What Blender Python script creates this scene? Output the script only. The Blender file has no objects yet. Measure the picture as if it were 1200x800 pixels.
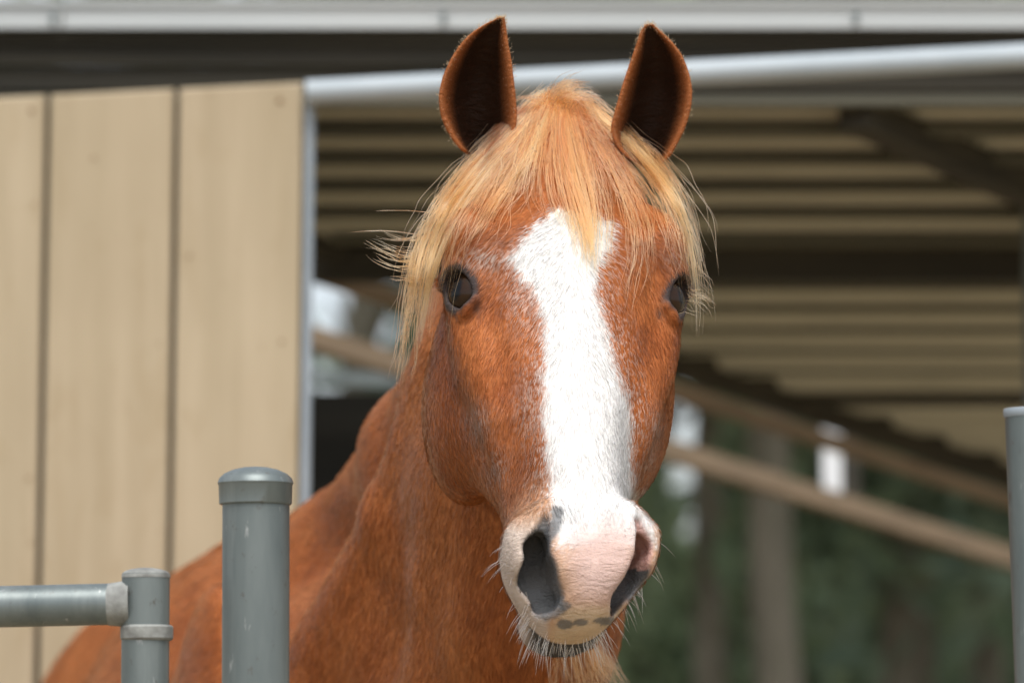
import bpy, math, random
import numpy as np

random.seed(7)
rng = np.random.default_rng(11)
scene = bpy.context.scene
col = scene.collection

# ------------------------------------------------------------------ camera
CAM = np.array([0.0, 0.0, 1.2]); PITCH = math.radians(6.0); FPX = 5000.0
FWD = np.array([0, math.cos(PITCH), math.sin(PITCH)])
UP = np.array([0, -math.sin(PITCH), math.cos(PITCH)])
cd = bpy.data.cameras.new('camera'); cam = bpy.data.objects.new('camera', cd); col.objects.link(cam)
cam.location = CAM; cam.rotation_euler = (math.pi/2 + PITCH, 0, 0)
cd.sensor_width = 36.0; cd.lens = 150.0; cd.clip_start = 0.1; cd.clip_end = 2000
cd.dof.use_dof = True; cd.dof.focus_distance = 4.14; cd.dof.aperture_fstop = 4.6
scene.camera = cam

# ------------------------------------------------------------------ world, sun, exposure
SUN_EL, SUN_AZ = math.radians(62), math.radians(176)     # azimuth clockwise from +Y: behind the camera, to the right
w = bpy.data.worlds.new('World'); scene.world = w; w.use_nodes = True
nt = w.node_tree; bg = nt.nodes['Background']
sky = nt.nodes.new('ShaderNodeTexSky'); sky.sky_type = 'NISHITA'; sky.sun_disc = False
sky.sun_elevation = SUN_EL; sky.sun_rotation = SUN_AZ
sky.air_density = 1.0; sky.dust_density = 2.5; sky.ozone_density = 1.0
hs = nt.nodes.new('ShaderNodeHueSaturation'); hs.inputs['Saturation'].default_value = 0.45
nt.links.new(sky.outputs[0], hs.inputs['Color']); nt.links.new(hs.outputs[0], bg.inputs['Color'])
bg.inputs['Strength'].default_value = 0.12
sd = bpy.data.lights.new('sun', 'SUN'); sd.energy = 2.0; sd.angle = math.radians(38); sd.color = (1, .975, .94)
sun = bpy.data.objects.new('sun', sd); col.objects.link(sun)
sun.rotation_euler = (math.pi/2 - SUN_EL, 0, math.pi - SUN_AZ)
sun.location = (2, -2, 6)
scene.view_settings.view_transform = 'Standard'; scene.view_settings.look = 'None'
scene.view_settings.gamma = 1.0; scene.view_settings.exposure = 0.78
scene.cycles.max_bounces = 8; scene.cycles.transparent_max_bounces = 8
scene.cycles.use_denoising = True

# ------------------------------------------------------------------ helpers
def at(px, py, D):
    """point on the ray of a photo pixel (1200x800) at world y = D"""
    r = FWD + np.array([1, 0, 0])*(px-600)/FPX + UP*(400-py)/FPX
    return CAM + r*(D/r[1])
def project(P):
    v = P-CAM; z = v@FWD
    return 600+FPX*v[:, 0]/z, 400-FPX*(v@UP)/z
def tag(o, label=None, cat=None, group=None, kind=None):
    if label: o['label'] = label
    if cat: o['category'] = cat
    if group: o['group'] = group
    if kind: o['kind'] = kind
    return o
def empty(name, loc=(0, 0, 0)):
    o = bpy.data.objects.new(name, None); col.objects.link(o); o.location = loc; o.empty_display_size = .1
    return o
def link(name, me, mat, parent=None):
    o = bpy.data.objects.new(name, me); col.objects.link(o)
    if mat is not None and not me.materials: me.materials.append(mat)
    if parent is not None:
        o.parent = parent; p = parent; off = np.zeros(3)
        while p is not None: off += np.array(p.location); p = p.parent
        o.location = -off
    return o
class MB:
    def __init__(s): s.v = []; s.f = []
    def add(s, vs, fs):
        n = len(s.v); s.v += [tuple(map(float, v)) for v in vs]; s.f += [tuple(i+n for i in f) for f in fs]; return s
    def box(s, a, b, bev=0.0):
        (x0, y0, z0), (x1, y1, z1) = a, b
        vs = [(x0,y0,z0),(x1,y0,z0),(x1,y1,z0),(x0,y1,z0),(x0,y0,z1),(x1,y0,z1),(x1,y1,z1),(x0,y1,z1)]
        return s.add(vs, [(3,2,1,0),(4,5,6,7),(0,1,5,4),(1,2,6,5),(2,3,7,6),(3,0,4,7)])
    def beam(s, p, q, wid, hei):
        """rectangular bar from p to q, hei along world up-ish"""
        p, q = np.array(p, float), np.array(q, float); d = (q-p)/np.linalg.norm(q-p)
        u = np.array([0, 0, 1.0]) if abs(d[2]) < .9 else np.array([0, 1.0, 0])
        sx = np.cross(d, u); sx /= np.linalg.norm(sx); uz = np.cross(sx, d)
        vs = [c + sx*a*wid/2 + uz*b*hei/2 for c in (p, q) for a, b in ((-1,-1),(1,-1),(1,1),(-1,1))]
        return s.add(vs, [(3,2,1,0),(4,5,6,7),(0,1,5,4),(1,2,6,5),(2,3,7,6),(3,0,4,7)])
    def tube(s, pts, rad, n=20, cap=True):
        pts = [np.array(p, float) for p in pts]; m = len(pts)
        rad = [rad]*m if np.isscalar(rad) else list(rad)
        d0 = pts[-1]-pts[0]; d0 /= np.linalg.norm(d0)
        u = np.array([0, 1.0, 0]) if abs(d0[1]) < .9 else np.array([1.0, 0, 0])
        vs, fs = [], []
        for i, p in enumerate(pts):
            d = pts[min(i+1, m-1)]-pts[max(i-1, 0)]
            d = d/np.linalg.norm(d) if np.linalg.norm(d) > 1e-9 else d0
            a = np.cross(d, u); a /= np.linalg.norm(a); b = np.cross(d, a)
            vs += [p + rad[i]*(a*math.cos(2*math.pi*k/n)+b*math.sin(2*math.pi*k/n)) for k in range(n)]
        for i in range(m-1):
            for k in range(n):
                k2 = (k+1) % n
                fs.append((i*n+k, i*n+k2, (i+1)*n+k2, (i+1)*n+k))
        if cap: fs += [tuple(range(n-1, -1, -1)), tuple((m-1)*n+k for k in range(n))]
        return s.add(vs, fs)
    def mesh(s, name, smooth=False):
        me = bpy.data.meshes.new(name); me.from_pydata(s.v, [], s.f); me.update()
        if smooth:
            me.polygons.foreach_set('use_smooth', [len(p.vertices) <= 4 for p in me.polygons])
            me.set_sharp_from_angle(angle=math.radians(35))
        return me
    def build(s, name, mat, parent=None, smooth=False): return link(name, s.mesh(name, smooth), mat, parent)

def material(name, color=(.5, .5, .5), rough=.6, metal=0.0, spec=.5):
    m = bpy.data.materials.new(name); m.use_nodes = True
    b = m.node_tree.nodes['Principled BSDF']
    b.inputs['Base Color'].default_value = (*color, 1); b.inputs['Roughness'].default_value = rough
    b.inputs['Metallic'].default_value = metal; b.inputs['Specular IOR Level'].default_value = spec
    return m, m.node_tree, b
def ramp(nt, src, stops):
    r = nt.nodes.new('ShaderNodeValToRGB'); e = r.color_ramp.elements
    while len(e) < len(stops): e.new(.5)
    for k, (p, c) in enumerate(stops): e[k].position = p; e[k].color = (*c, 1)
    nt.links.new(src, r.inputs['Fac']); return r.outputs['Color']
def noise_tex(nt, scale, detail=4, stretch=(1, 1, 1), rough=.55, coord='Object', dist=0.0):
    tc = nt.nodes.new('ShaderNodeTexCoord'); mp = nt.nodes.new('ShaderNodeMapping')
    mp.inputs['Scale'].default_value = stretch
    nt.links.new(tc.outputs[coord], mp.inputs['Vector'])
    n = nt.nodes.new('ShaderNodeTexNoise'); n.inputs['Scale'].default_value = scale
    n.inputs['Detail'].default_value = detail; n.inputs['Roughness'].default_value = rough; n.inputs['Distortion'].default_value = dist
    nt.links.new(mp.outputs[0], n.inputs['Vector']); return n.outputs['Fac']
def bump(nt, b, h, strength=.3, dist=.005):
    n = nt.nodes.new('ShaderNodeBump'); n.inputs['Strength'].default_value = strength; n.inputs['Distance'].default_value = dist
    nt.links.new(h, n.inputs['Height']); nt.links.new(n.outputs[0], b.inputs['Normal'])
def noisy(name, c0, c1, scale, rough=.7, metal=0, stretch=(1, 1, 1), bs=.3, bd=.004, detail=5, lo=.3, hi=.7, spec=.4, mid=None):
    m, nt, b = material(name, c0, rough, metal, spec)
    f = noise_tex(nt, scale, detail, stretch)
    st = [(lo, c0), (hi, c1)] if mid is None else [(lo, c0), ((lo+hi)/2, mid), (hi, c1)]
    nt.links.new(ramp(nt, f, st), b.inputs['Base Color'])
    if bs: bump(nt, b, f, bs, bd)
    return m

MAT = {}
MAT['ground'] = noisy('dry_earth', (.20, .15, .095), (.36, .29, .19), 3.0, .95, bs=.5, bd=.02)
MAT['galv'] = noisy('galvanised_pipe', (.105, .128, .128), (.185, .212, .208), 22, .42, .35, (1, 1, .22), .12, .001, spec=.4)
_nt = MAT['galv'].node_tree; _b = _nt.nodes['Principled BSDF']; _src = _b.inputs['Base Color'].links[0].from_socket
def overlay(nt, b, src, fac, c):
    mx = nt.nodes.new('ShaderNodeMix'); mx.data_type = 'RGBA'; nt.links.new(fac, mx.inputs['Factor']); nt.links.new(src, mx.inputs[6]); mx.inputs[7].default_value = (*c, 1)
    nt.links.new(mx.outputs[2], b.inputs['Base Color']); return mx.outputs[2]
_src = overlay(_nt, _b, _src, ramp(_nt, noise_tex(_nt, 9, 6, (1.6, 1.6, .12), .7), [(.5, (0, 0, 0)), (.75, (.55, .55, .55))]), (.30, .325, .31))
_src = overlay(_nt, _b, _src, ramp(_nt, noise_tex(_nt, 70, 4, (1, 1, .6), .7), [(.62, (0, 0, 0)), (.72, (.7, .7, .7))]), (.09, .075, .06))
_src = overlay(_nt, _b, _src, ramp(_nt, noise_tex(_nt, 120, 3, (1, 1, .3), .6), [(.66, (0, 0, 0)), (.74, (.6, .6, .6))]), (.42, .43, .42))
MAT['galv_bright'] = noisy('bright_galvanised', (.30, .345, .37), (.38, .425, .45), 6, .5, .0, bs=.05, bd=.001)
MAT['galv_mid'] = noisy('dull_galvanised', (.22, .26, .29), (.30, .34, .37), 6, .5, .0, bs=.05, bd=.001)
MAT['weld'] = noisy('weathered_weld', (.15, .15, .14), (.30, .31, .29), 60, .75, .2, bs=.6, bd=.003)
MAT['trim'] = noisy('pale_metal_trim', (.38, .40, .395), (.48, .495, .485), 4, .5, .1, (.3, 1, 6), bs=.05, bd=.001)
MAT['sheet'] = noisy('roof_sheet', (.45, .435, .35), (.54, .52, .42), 3, .65, bs=.05, bd=.001)
MAT['rib_shade'] = noisy('rib_shade_olive', (.085, .082, .06), (.13, .125, .09), 8, .8, stretch=(.2, 1, 4))  # dark olive that stands in for the shade of the roof ribs
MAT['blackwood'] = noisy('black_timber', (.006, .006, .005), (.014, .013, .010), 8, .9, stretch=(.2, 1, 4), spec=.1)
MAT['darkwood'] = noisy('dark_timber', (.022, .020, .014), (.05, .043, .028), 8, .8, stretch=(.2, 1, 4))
MAT['brownwood'] = noisy('brown_timber', (.17, .125, .08), (.26, .19, .12), 8, .8, stretch=(.2, 1, 4))
MAT['whitepaint'] = noisy('white_paint', (.66, .68, .68), (.78, .79, .8), 10, .5)
MAT['bark'] = noisy('bark', (.075, .07, .05), (.14, .125, .095), 12, .9, stretch=(1, 1, .25), bs=.6, bd=.02)
def leaf_mat(name, a, b_):
    m, nt, b = material(name, a, .8, 0, .1)
    oi = nt.nodes.new('ShaderNodeNewGeometry')
    nt.links.new(ramp(nt, oi.outputs['Random Per Island'], [(0, a), (1, b_)]), b.inputs['Base Color'])
    tr = nt.nodes.new('ShaderNodeBsdfTranslucent'); nt.links.new(b.inputs['Base Color'].links[0].from_socket, tr.inputs['Color'])
    mx = nt.nodes.new('ShaderNodeMixShader'); mx.inputs[0].default_value = .45
    nt.links.new(b.outputs[0], mx.inputs[1]); nt.links.new(tr.outputs[0], mx.inputs[2]); nt.links.new(mx.outputs[0], nt.nodes['Material Output'].inputs['Surface'])
    return m
MAT['leaf_a'] = leaf_mat('leaf_deep_green', (.10, .145, .09), (.20, .26, .165))
MAT['leaf_b'] = leaf_mat('leaf_mid_green', (.12, .165, .09), (.24, .29, .17))
MAT['leaf_c'] = leaf_mat('leaf_blue_green', (.10, .15, .11), (.20, .26, .19))
# painted siding: beige boards with long vertical grain
m, nt, b = material('beige_siding', (.4, .3, .18), .7, 0, .25)
f1 = noise_tex(nt, 5, 6, (6, 6, .35)); f2 = noise_tex(nt, 2.2, 3)
mx = nt.nodes.new('ShaderNodeMix'); mx.data_type = 'RGBA'; mx.blend_type = 'MULTIPLY'; mx.inputs['Factor'].default_value = 1
nt.links.new(ramp(nt, f1, [(.3, (.37, .305, .20)), (.7, (.44, .365, .25))]), mx.inputs[6])
nt.links.new(ramp(nt, f2, [(.3, (.88, .86, .84)), (.7, (1, 1, 1))]), mx.inputs[7])
nt.links.new(mx.outputs[2], b.inputs['Base Color']); bump(nt, b, f1, .2, .002)
_s = overlay(nt, b, mx.outputs[2], ramp(nt, noise_tex(nt, 7, 5, (2.2, 1, .5), .7, dist=1.2), [(.56, (0, 0, 0)), (.72, (.5, .5, .5))]), (.30, .23, .13))
_s = overlay(nt, b, _s, ramp(nt, noise_tex(nt, 38, 3, (1, 1, .7), .6), [(.68, (0, 0, 0)), (.76, (.55, .55, .55))]), (.22, .16, .09))
MAT['siding'] = m
MAT['knot'] = noisy('rust_stain', (.20, .125, .06), (.30, .20, .11), 40, .8)

# ------------------------------------------------------------------ ground and terrain
mb = MB(); n = 60
def ground_z(x, y):
    r = max(0.0, y-34); return 4.3*(1-math.exp(-(r/26)**2)) + (.12*math.sin(x*.3)*math.sin(y*.23) if y > 16 else 0.0)
gx = np.concatenate([-np.geomspace(900, 6, 12), np.linspace(-5, 5, 5), np.geomspace(6, 900, 12)])
gy = np.concatenate([[-900, -300, -100, -40, -15], np.linspace(-5, 15, 6), np.linspace(17, 90, 30), [150, 300, 900]])
vs = [(x, y, ground_z(x, y)) for y in gy for x in gx]; nx = len(gx)
mb.add(vs, [(j*nx+i, j*nx+i+1, (j+1)*nx+i+1, (j+1)*nx+i) for j in range(len(gy)-1) for i in range(nx-1)])
gm = noisy('paddock_ground', (.20, .155, .10), (.34, .28, .18), 1.6, .95, bs=.5, bd=.02, mid=(.27, .215, .135))
tag(mb.build('ground', gm, smooth=True), kind='structure')

# ------------------------------------------------------------------ shelter behind the horse
sh = empty('shelter', (0.3, 7.5, 0))
tag(sh, 'open-sided horse shelter with beige board wall, ribbed roof and galvanised top rail', 'shelter')
WD = 6.62
def edge_top(px): return 114 - .049*px
wall = empty('wall'); wall.parent = sh; wall.location = (-.3-.8, -7.5+WD, 0)   # part that carries the boards
seams = [-397, -246, -95, 56, 207, 358]
seamsb = [x-6-8*(358-x)/302*0-8 for x in seams]
k = 0
for a, b_ in zip(seams[:-1], seams[1:]):
    g = 3.2
    tl, tr = at(a+g, edge_top(a), WD), at(b_-g, edge_top(b_), WD)
    z0 = .06
    def xb(p, px): return p[0] - (p[2]-z0)*.008
    bl, br = (xb(tl, a), WD, z0), (xb(tr, b_), WD, z0)
    mb = MB(); dpt = .018; ch = .0035
    def ring(e, y):
        return [(bl[0]+e, y, bl[2]), (br[0]-e, y, br[2]), (tr[0]-e, y, tr[2]-e), (tl[0]+e, y, tl[2]-e)]
    mb.add(ring(0, WD+dpt)+ring(0, WD+ch)+ring(ch, WD),
           [(3,2,1,0)] + [(0,1,5,4),(1,2,6,5),(2,3,7,6),(3,0,4,7)] + [(4,5,9,8),(5,6,10,9),(6,7,11,10),(7,4,8,11)] + [(8,9,10,11)])
    o = mb.build('board', MAT['siding'], wall)
    k += 1
def stain(px, py, r):
    c = at(px, py, WD-.001); mb = MB()
    mb.tube([c, c+np.array([0, -.0015, 0])], [r, r*.6], 10)
    return mb.build('nail_head', MAT['knot'], wall)
for px, py, r in ((37, 130, .004), (328, 118, .005), (110, 185, .003), (40, 240, .003), (222, 300, .003), (33, 560, .003), (330, 400, .003)):
    stain(px, py, r)
# sheet behind the boards (dark joints)
p, q = at(-397, 140, WD+.035), at(356, 104, WD+.035)
MB().box((p[0], WD+.0195, .06), (q[0], WD+.034, q[2]-.02)).build('backing', MAT['darkwood'], wall)
# galvanised upright on the wall's end, and the top rail
t = at(363, 108, WD-.005)
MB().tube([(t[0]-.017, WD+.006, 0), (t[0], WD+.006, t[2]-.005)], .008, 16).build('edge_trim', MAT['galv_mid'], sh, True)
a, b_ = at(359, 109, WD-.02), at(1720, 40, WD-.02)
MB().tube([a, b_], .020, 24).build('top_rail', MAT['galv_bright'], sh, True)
# roof: ribbed sheet that falls away from the camera, cut along its slanting far edge
ZC = 1.2
def roof_h(d): return ZC + 1.155 - .159*(d-7.0)
BA, BB = at(400, 290, 7.92), at(1180, 553, 9.68)
def far_d(x):
    s = (x-BA[0])/(BB[0]-BA[0]); return BA[1]+s*(BB[1]-BA[1])
d = 6.98; pitch = .165; x0, x1 = -3.2, 4.2; i = 0
while d < 12.0:
    # each rib course: flat pan and raised rib, clipped by the far edge (x where far_d = d)
    def xcut(dq): return min(max(x0, BA[0] + (dq-BA[1])/(BB[1]-BA[1])*(BB[0]-BA[0])), x1-.05)
    xl = xcut(d)
    prof = [(0, 0), (.075, 0), (.09, .045), (.15, .045), (.165, 0)]
    mb = MB(); vs = []
    for (dd, hh) in prof:
        for x in (xcut(d+dd), x1): vs.append((x, d+dd, roof_h(d+dd)+hh))
    for (dd, hh) in prof:
        for x in (xcut(d+dd), x1): vs.append((x, d+dd, roof_h(d+dd)+hh+.002))
    m_ = 2*len(prof); fs = []
    for s_ in range(len(prof)-1):
        fs.append((2*s_, 2*s_+2, 2*s_+3, 2*s_+1)); fs.append((m_+2*s_, m_+2*s_+1, m_+2*s_+3, m_+2*s_+2))
    mb.add(vs, fs); mb.build('roof_panel', MAT['sheet'], sh)
    bw = max(.014, .052-.022*(d-7.0))
    if x1-xcut(d+.05) > .2 and d < 8.8: MB().box((xcut(d+bw+.004)+.05, d+.004, roof_h(d+bw)-.006-bw*.3), (x1, d+.004+bw, roof_h(d+bw)-.004)).build('rib_shade', MAT['rib_shade'], sh)  # added dark strips: rib shade as colour, narrower towards the back
    d += pitch; i += 1
    if xl >= x1-.06: break
# eave trim in pieces, and dark boards added below as the shade of the eave underside
ED = 6.95
za, zb = at(600, 34, ED)[2], at(600, 4, ED)[2]
for xa, xb_ in ((-3.2, -.742), (-.738, .938), (.942, 4.2)):
    mb = MB(); mb.box((xa, ED-.015, za), (xb_, ED, zb)); mb.box((xa, ED-.022, zb-.007), (xb_, ED-.015, zb+.002)); mb.box((xa, ED-.022, za-.003), (xb_, ED-.015, za+.005))
    mb.build('eave_trim', MAT['trim'], sh)
for px in (62, 520, 1003):
    c = at(px, 22, ED-.02); MB().box((c[0]-.004, ED-.028, za+.006), (c[0]+.004, ED-.015, za+.022)).build('bracket', MAT['galv'], sh)
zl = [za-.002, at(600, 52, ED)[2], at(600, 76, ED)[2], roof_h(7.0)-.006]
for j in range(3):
    MB().box((x0, ED+.004+.012*j, zl[j+1]+.002), (x1, ED+.026+.012*j, zl[j])).build('soffit_shade_board', MAT['darkwood'], sh)
MB().box((x0, ED+.004, zb-.02), (x1, ED+.40, zb-.006)).build('roof_ridge', MAT['sheet'], sh)
# purlins and rafters under the sheet
def beam(name, p, q, wid, hei, mat): return MB().beam(p, q, wid, hei).build(name, MAT[mat], sh)
d7 = 7.92; zz = roof_h(d7)-.034
beam('purlin', (-.9, d7, zz), (4.2, d7, zz), .045, .062, 'darkwood')
d9 = 9.02; zz = roof_h(d9)-.012
beam('purlin', (BA[0]+(d9-BA[1])/(BB[1]-BA[1])*(BB[0]-BA[0]), d9, zz), (4.2, d9, zz), .05, .02, 'darkwood')
p, q = at(1000, 92, 7.03), at(1330, 238, 7.75); p[2] = roof_h(p[1])-.03; q[2] = roof_h(q[1])-.03
beam('rafter', p, q, .06, .05, 'darkwood')
dirB = (BB-BA)/np.linalg.norm(BB-BA)
beam('barge_beam', BA-dirB*1.4+np.array([0, -.012, -.004]), BB+dirB*3.2+np.array([0, -.012, -.004]), .03, .06, 'darkwood')
beam('barge_board', BA-dirB*1.4+np.array([0, .07, -.056]), BB+dirB*3.2+np.array([0, .07, -.056]), .02, .034, 'brownwood')
AA, AB = at(300, 376, 8.6), at(1180, 652, 10.4); dA = (AB-AA)/np.linalg.norm(AB-AA)
beam('lower_rail', AA-dA*1.0, AB+dA*2.2, .04, .045, 'brownwood')
c = at(975, 510, 10.0); c2 = at(975, 584, 10.0)
MB().box((c[0]-.022, 10.0, c2[2]), (c[0]+.022, 10.03, c[2]+.02)).build('hanger', MAT['whitepaint'], sh)
MB().box((c[0]+.026, 10.0, c2[2]-.01), (c[0]+.066, 10.05, c[2]+.06)).build('hanger', MAT['darkwood'], sh)
pr = at(1197, 190, 7.6); MB().tube([(pr[0]+.03, 7.6, 0), (pr[0]+.03, 7.6, roof_h(7.6)-.01)], .03, 16).build('post', MAT['galv'], sh, True)
for px, D in ((-250, 6.75), (1700, 6.75)):
    c = at(px, 400, D); MB().tube([(c[0], D, 0), (c[0], D, 2.27)], .03, 16).build('post', MAT['galv'], sh, True)
for s_ in (.12, .62, 1.0):   # posts under the low rail, far side
    P = AA-dA*1.0 + (AB+dA*2.2-(AA-dA*1.0))*s_
    if s_ > .9: MB().box((P[0]-.04, P[1]+.03, 0), (P[0]+.04, P[1]+.1, P[2]+.02)).build('post', MAT['brownwood'], sh)
# low dark board wall at the back, left
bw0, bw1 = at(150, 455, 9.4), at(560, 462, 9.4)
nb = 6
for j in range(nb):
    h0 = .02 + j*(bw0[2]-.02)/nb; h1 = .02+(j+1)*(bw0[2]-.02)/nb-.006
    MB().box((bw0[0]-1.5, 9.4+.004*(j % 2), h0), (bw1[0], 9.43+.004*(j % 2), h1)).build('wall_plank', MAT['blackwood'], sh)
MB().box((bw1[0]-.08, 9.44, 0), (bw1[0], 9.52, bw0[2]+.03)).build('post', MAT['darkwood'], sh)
MB().beam(at(150, 432, 9.3), at(600, 452, 9.3), .03, .03).build('back_rail', MAT['galv'], sh)

# ------------------------------------------------------------------ gate and posts in front
GD = 3.95
def dome(c, r, h, n=24, rings=6):
    pts = [c+np.array([0, 0, h*math.sin(a)]) for a in np.linspace(0, math.pi/2*.97, rings)]
    rad = [r*math.cos(a) for a in np.linspace(0, math.pi/2*.97, rings)]
    return pts, rad
po = empty('gate_post', (at(301, 600, GD)[0], GD, 0))
tag(po, 'thick grey steel gate post with domed cap in front of the horse shoulder', 'post', 'steel gate posts')
tp = at(300, 588, GD); bt = np.array([tp[0]+.006, GD, 0])
MB().tube([bt, tp], .0312, 32).build('pipe', MAT['galv'], po, True)
c0 = at(299.5, 591, GD); c1 = at(299.5, 566, GD)
cp, cr = dome(c1, .0354, .0155)
MB().tube([c0, c0+np.array([0, 0, .001])]+[c1-np.array([0, 0, .002])]+cp, [.0330, .0338, .0343]+cr, 32).build('cap', MAT['galv'], po, True)
ga = empty('gate', (at(172, 700, GD)[0], GD, 0))
tag(ga, 'grey steel pipe gate with welded top rail and capped end upright', 'gate')
u1 = at(171, 672, GD); MB().tube([(u1[0]+.001, GD, .12), u1], .0222, 28).build('upright', MAT['galv'], ga, True)
c1 = at(171, 673, GD); cp, cr = dome(c1, .0224, .0065)
MB().tube([c1-np.array([0, 0, .003])]+cp, [.0226]+cr, 28).build('cap', MAT['weld'], ga, True)
b0, b1 = at(172, 750, GD), at(172, 732, GD)
MB().tube([b0, b0+np.array([0, 0, .002]), b1-np.array([0, 0, .002]), b1], [.0228, .0245, .0245, .0228], 28).build('coupling', MAT['weld'], ga, True)
ra, rb = at(-900, 731, GD), at(150, 707, GD)
MB().tube([ra, rb], .0192, 24).build('rail', MAT['galv'], ga, True)
w0, w1 = at(126, 708, GD), at(152, 707, GD)
MB().tube([w0, w0+(w1-w0)*.4, w1], [.0194, .0203, .0222], 24).build('weld', MAT['weld'], ga, True)
for zz in (.98, .62, .26):
    MB().tube([(ra[0], GD, zz-.01), (u1[0], GD, zz)], .0192, 16).build('rail', MAT['galv'], ga, True)
MB().tube([(ra[0], GD, .12), (ra[0], GD, ra[2]+.03)], .0222, 16).build('upright', MAT['galv'], ga, True)
for zz in (.35, 1.1):   # hinge straps tie gate to post
    MB().tube([(u1[0]+.018, GD, zz), (bt[0]-.028, GD, zz)], .011, 12).build('hinge', MAT['weld'], ga, True)
MB().tube([(ra[0], GD, 0), (ra[0], GD, .13)], .03, 16).build('foot', MAT['galv'], ga, True)
pr_ = empty('gate_post', (at(1215, 600, 3.9)[0], 3.9, 0))
tag(pr_, 'leaning grey steel post with open rimmed top at the right edge of the picture', 'post', 'steel gate posts')
t1 = at(1210, 484, 3.9); k1 = at(1222, 800, 3.9); dv = (k1-t1)/(t1[2]-k1[2]); b1 = t1+dv*t1[2]
MB().tube([b1, t1], .0255, 32, False).build('pipe', MAT['galv'], pr_, True)
MB().tube([t1-np.array([0, 0, .004]), t1-np.array([0, 0, .002]), t1+np.array([0, 0, .003]), t1+np.array([0, 0, .004])], [.0258, .0268, .0268, .0262], 32).build('rim', MAT['galv_mid'], pr_, True)

# ------------------------------------------------------------------ trees behind the shelter
HOLES = [(800, 492, 36, 42), (818, 612, 15, 15), (812, 560, 26, 14), (395, 352, 40, 42), (440, 360, 26, 36), (965, 518, 16, 9), (385, 445, 20, 10)]
def leaf_cloud(cent, rad, size, drop=True):
    """small bent two-triangle leaves sprayed round clump centres; the gaps let the sky through"""
    cent = np.asarray(cent); n = len(cent)
    P = cent
    if drop:
        u, v = project(P); keep = np.ones(n, bool)
        for (hx, hy, ha, hb) in HOLES: keep &= ((u-hx)/(ha+14))**2+((v-hy)/(hb+14))**2+rng.normal(size=n)*.28 > 1
        P = P[keep]; n = len(P)
    a = rng.normal(size=(n, 3)); a /= np.linalg.norm(a, axis=1)[:, None]
    b = rng.normal(size=(n, 3)); b -= a*(a*b).sum(1)[:, None]; b /= np.linalg.norm(b, axis=1)[:, None]
    c = np.cross(a, b); s = (size*rng.uniform(.6, 1.4, n))[:, None]
    V = np.stack([P-a*s, P+b*s*.45+c*s*.12, P+a*s, P-b*s*.45+c*s*.12], 1).reshape(-1, 3)
    me = bpy.data.meshes.new('leaves'); me.vertices.add(4*n); me.vertices.foreach_set('co', V.ravel())
    idx = (np.arange(n)*4)[:, None]+np.array([0, 1, 2, 0, 2, 3])[None]
    me.loops.add(6*n); me.loops.foreach_set('vertex_index', idx.ravel().astype(np.int32))
    me.polygons.add(2*n); me.polygons.foreach_set('loop_start', (np.arange(2*n)*3).astype(np.int32))
    me.update(calc_edges=True); return me
def clump_points(c, rx, rz, nclump, per, cr):
    cc = rng.normal(size=(nclump, 3)); cc /= np.linalg.norm(cc, axis=1)[:, None]
    cc *= (rng.uniform(.25, 1, nclump)**.5)[:, None]
    cc = np.array(c)+cc*np.array([rx, rx, rz])
    return (cc[:, None]+rng.normal(size=(nclump, per, 3))*cr).reshape(-1, 3)
def tree(px, D, h, tr, cz, rx, rz, mat, label, lean=0.0):
    x = at(px, 600, D)[0]; g = ground_z(x, D)
    o = empty('tree', (x, D, g)); tag(o, label, 'tree', 'trees behind the shelter')
    zs = np.linspace(0, h*.85, 8)
    pts = [np.array([x+lean*z+.06*math.sin(z*1.3+px), D+.05*math.cos(z+px), g-.1+z]) for z in zs]
    mb = MB(); mb.tube(pts, [tr*(1.25-.9*z/h) for z in zs], 10)
    for q in range(7):
        z = rng.uniform(.35, .8)*h; a = rng.uniform(0, 6.28); L = rx*rng.uniform(.5, .9)
        p0 = np.array([x+lean*z, D, g+z]); p1 = p0+np.array([math.cos(a)*L, math.sin(a)*L, L*.45])
        mb.tube([p0, (p0+p1)/2+np.array([0, 0, .1]), p1], [tr*.4, tr*.25, tr*.08], 6)
    mb.build('trunk', MAT['bark'], o, True)
    P = clump_points((x+lean*cz, D, g+cz), rx, rz, 60, 55, rx*.13)
    link('crown', leaf_cloud(P, 0, .09+.0016*D), MAT[mat], o)
trees = [
 (850, 18, 7.5, .065, 4.6, 1.7, 2.6, 'leaf_a', 'slim pale-trunked tree just right of the horse muzzle'),
 (925, 17, 8.5, .085, 5.0, 1.9, 2.7, 'leaf_b', 'brown-trunked tree standing under the white hanger bracket'),
 (1035, 19, 9, .08, 5.2, 2.1, 3.1, 'leaf_c', 'grey-trunked tree left of the leaning steel post'),
 (1082, 21, 9.5, .07, 5.0, 2.3, 3.3, 'leaf_a', 'tree half hidden behind the grey-trunked tree'),
 (1160, 20, 8.5, .075, 4.8, 2.0, 3.0, 'leaf_a', 'dark tree beside the leaning steel post'),
 (780, 33, 9.5, .14, 5.2, 2.3, 3.1, 'leaf_c', 'blue-green tree behind the horse muzzle'),
 (410, 29, 10, .15, 6.2, 2.4, 3.4, 'leaf_c', 'tree seen in the gap between board wall and horse neck'),
 (330, 31, 10, .15, 6.0, 2.4, 3.2, 'leaf_a', 'tree behind the end of the beige board wall'),
 (1290, 28, 9, .14, 5.0, 2.2, 3.2, 'leaf_b', 'tree past the right edge behind the leaning post'),
 (980, 35, 10, .15, 5.0, 2.5, 3.6, 'leaf_c', 'tall far tree behind the white hanger bracket'),
]
for (px, D, h, tr, cz, rx, rz, mt, lb) in trees: tree(px, D, h, tr, cz, rx, rz, mt, lb, rng.uniform(-.015, .015))
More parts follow.
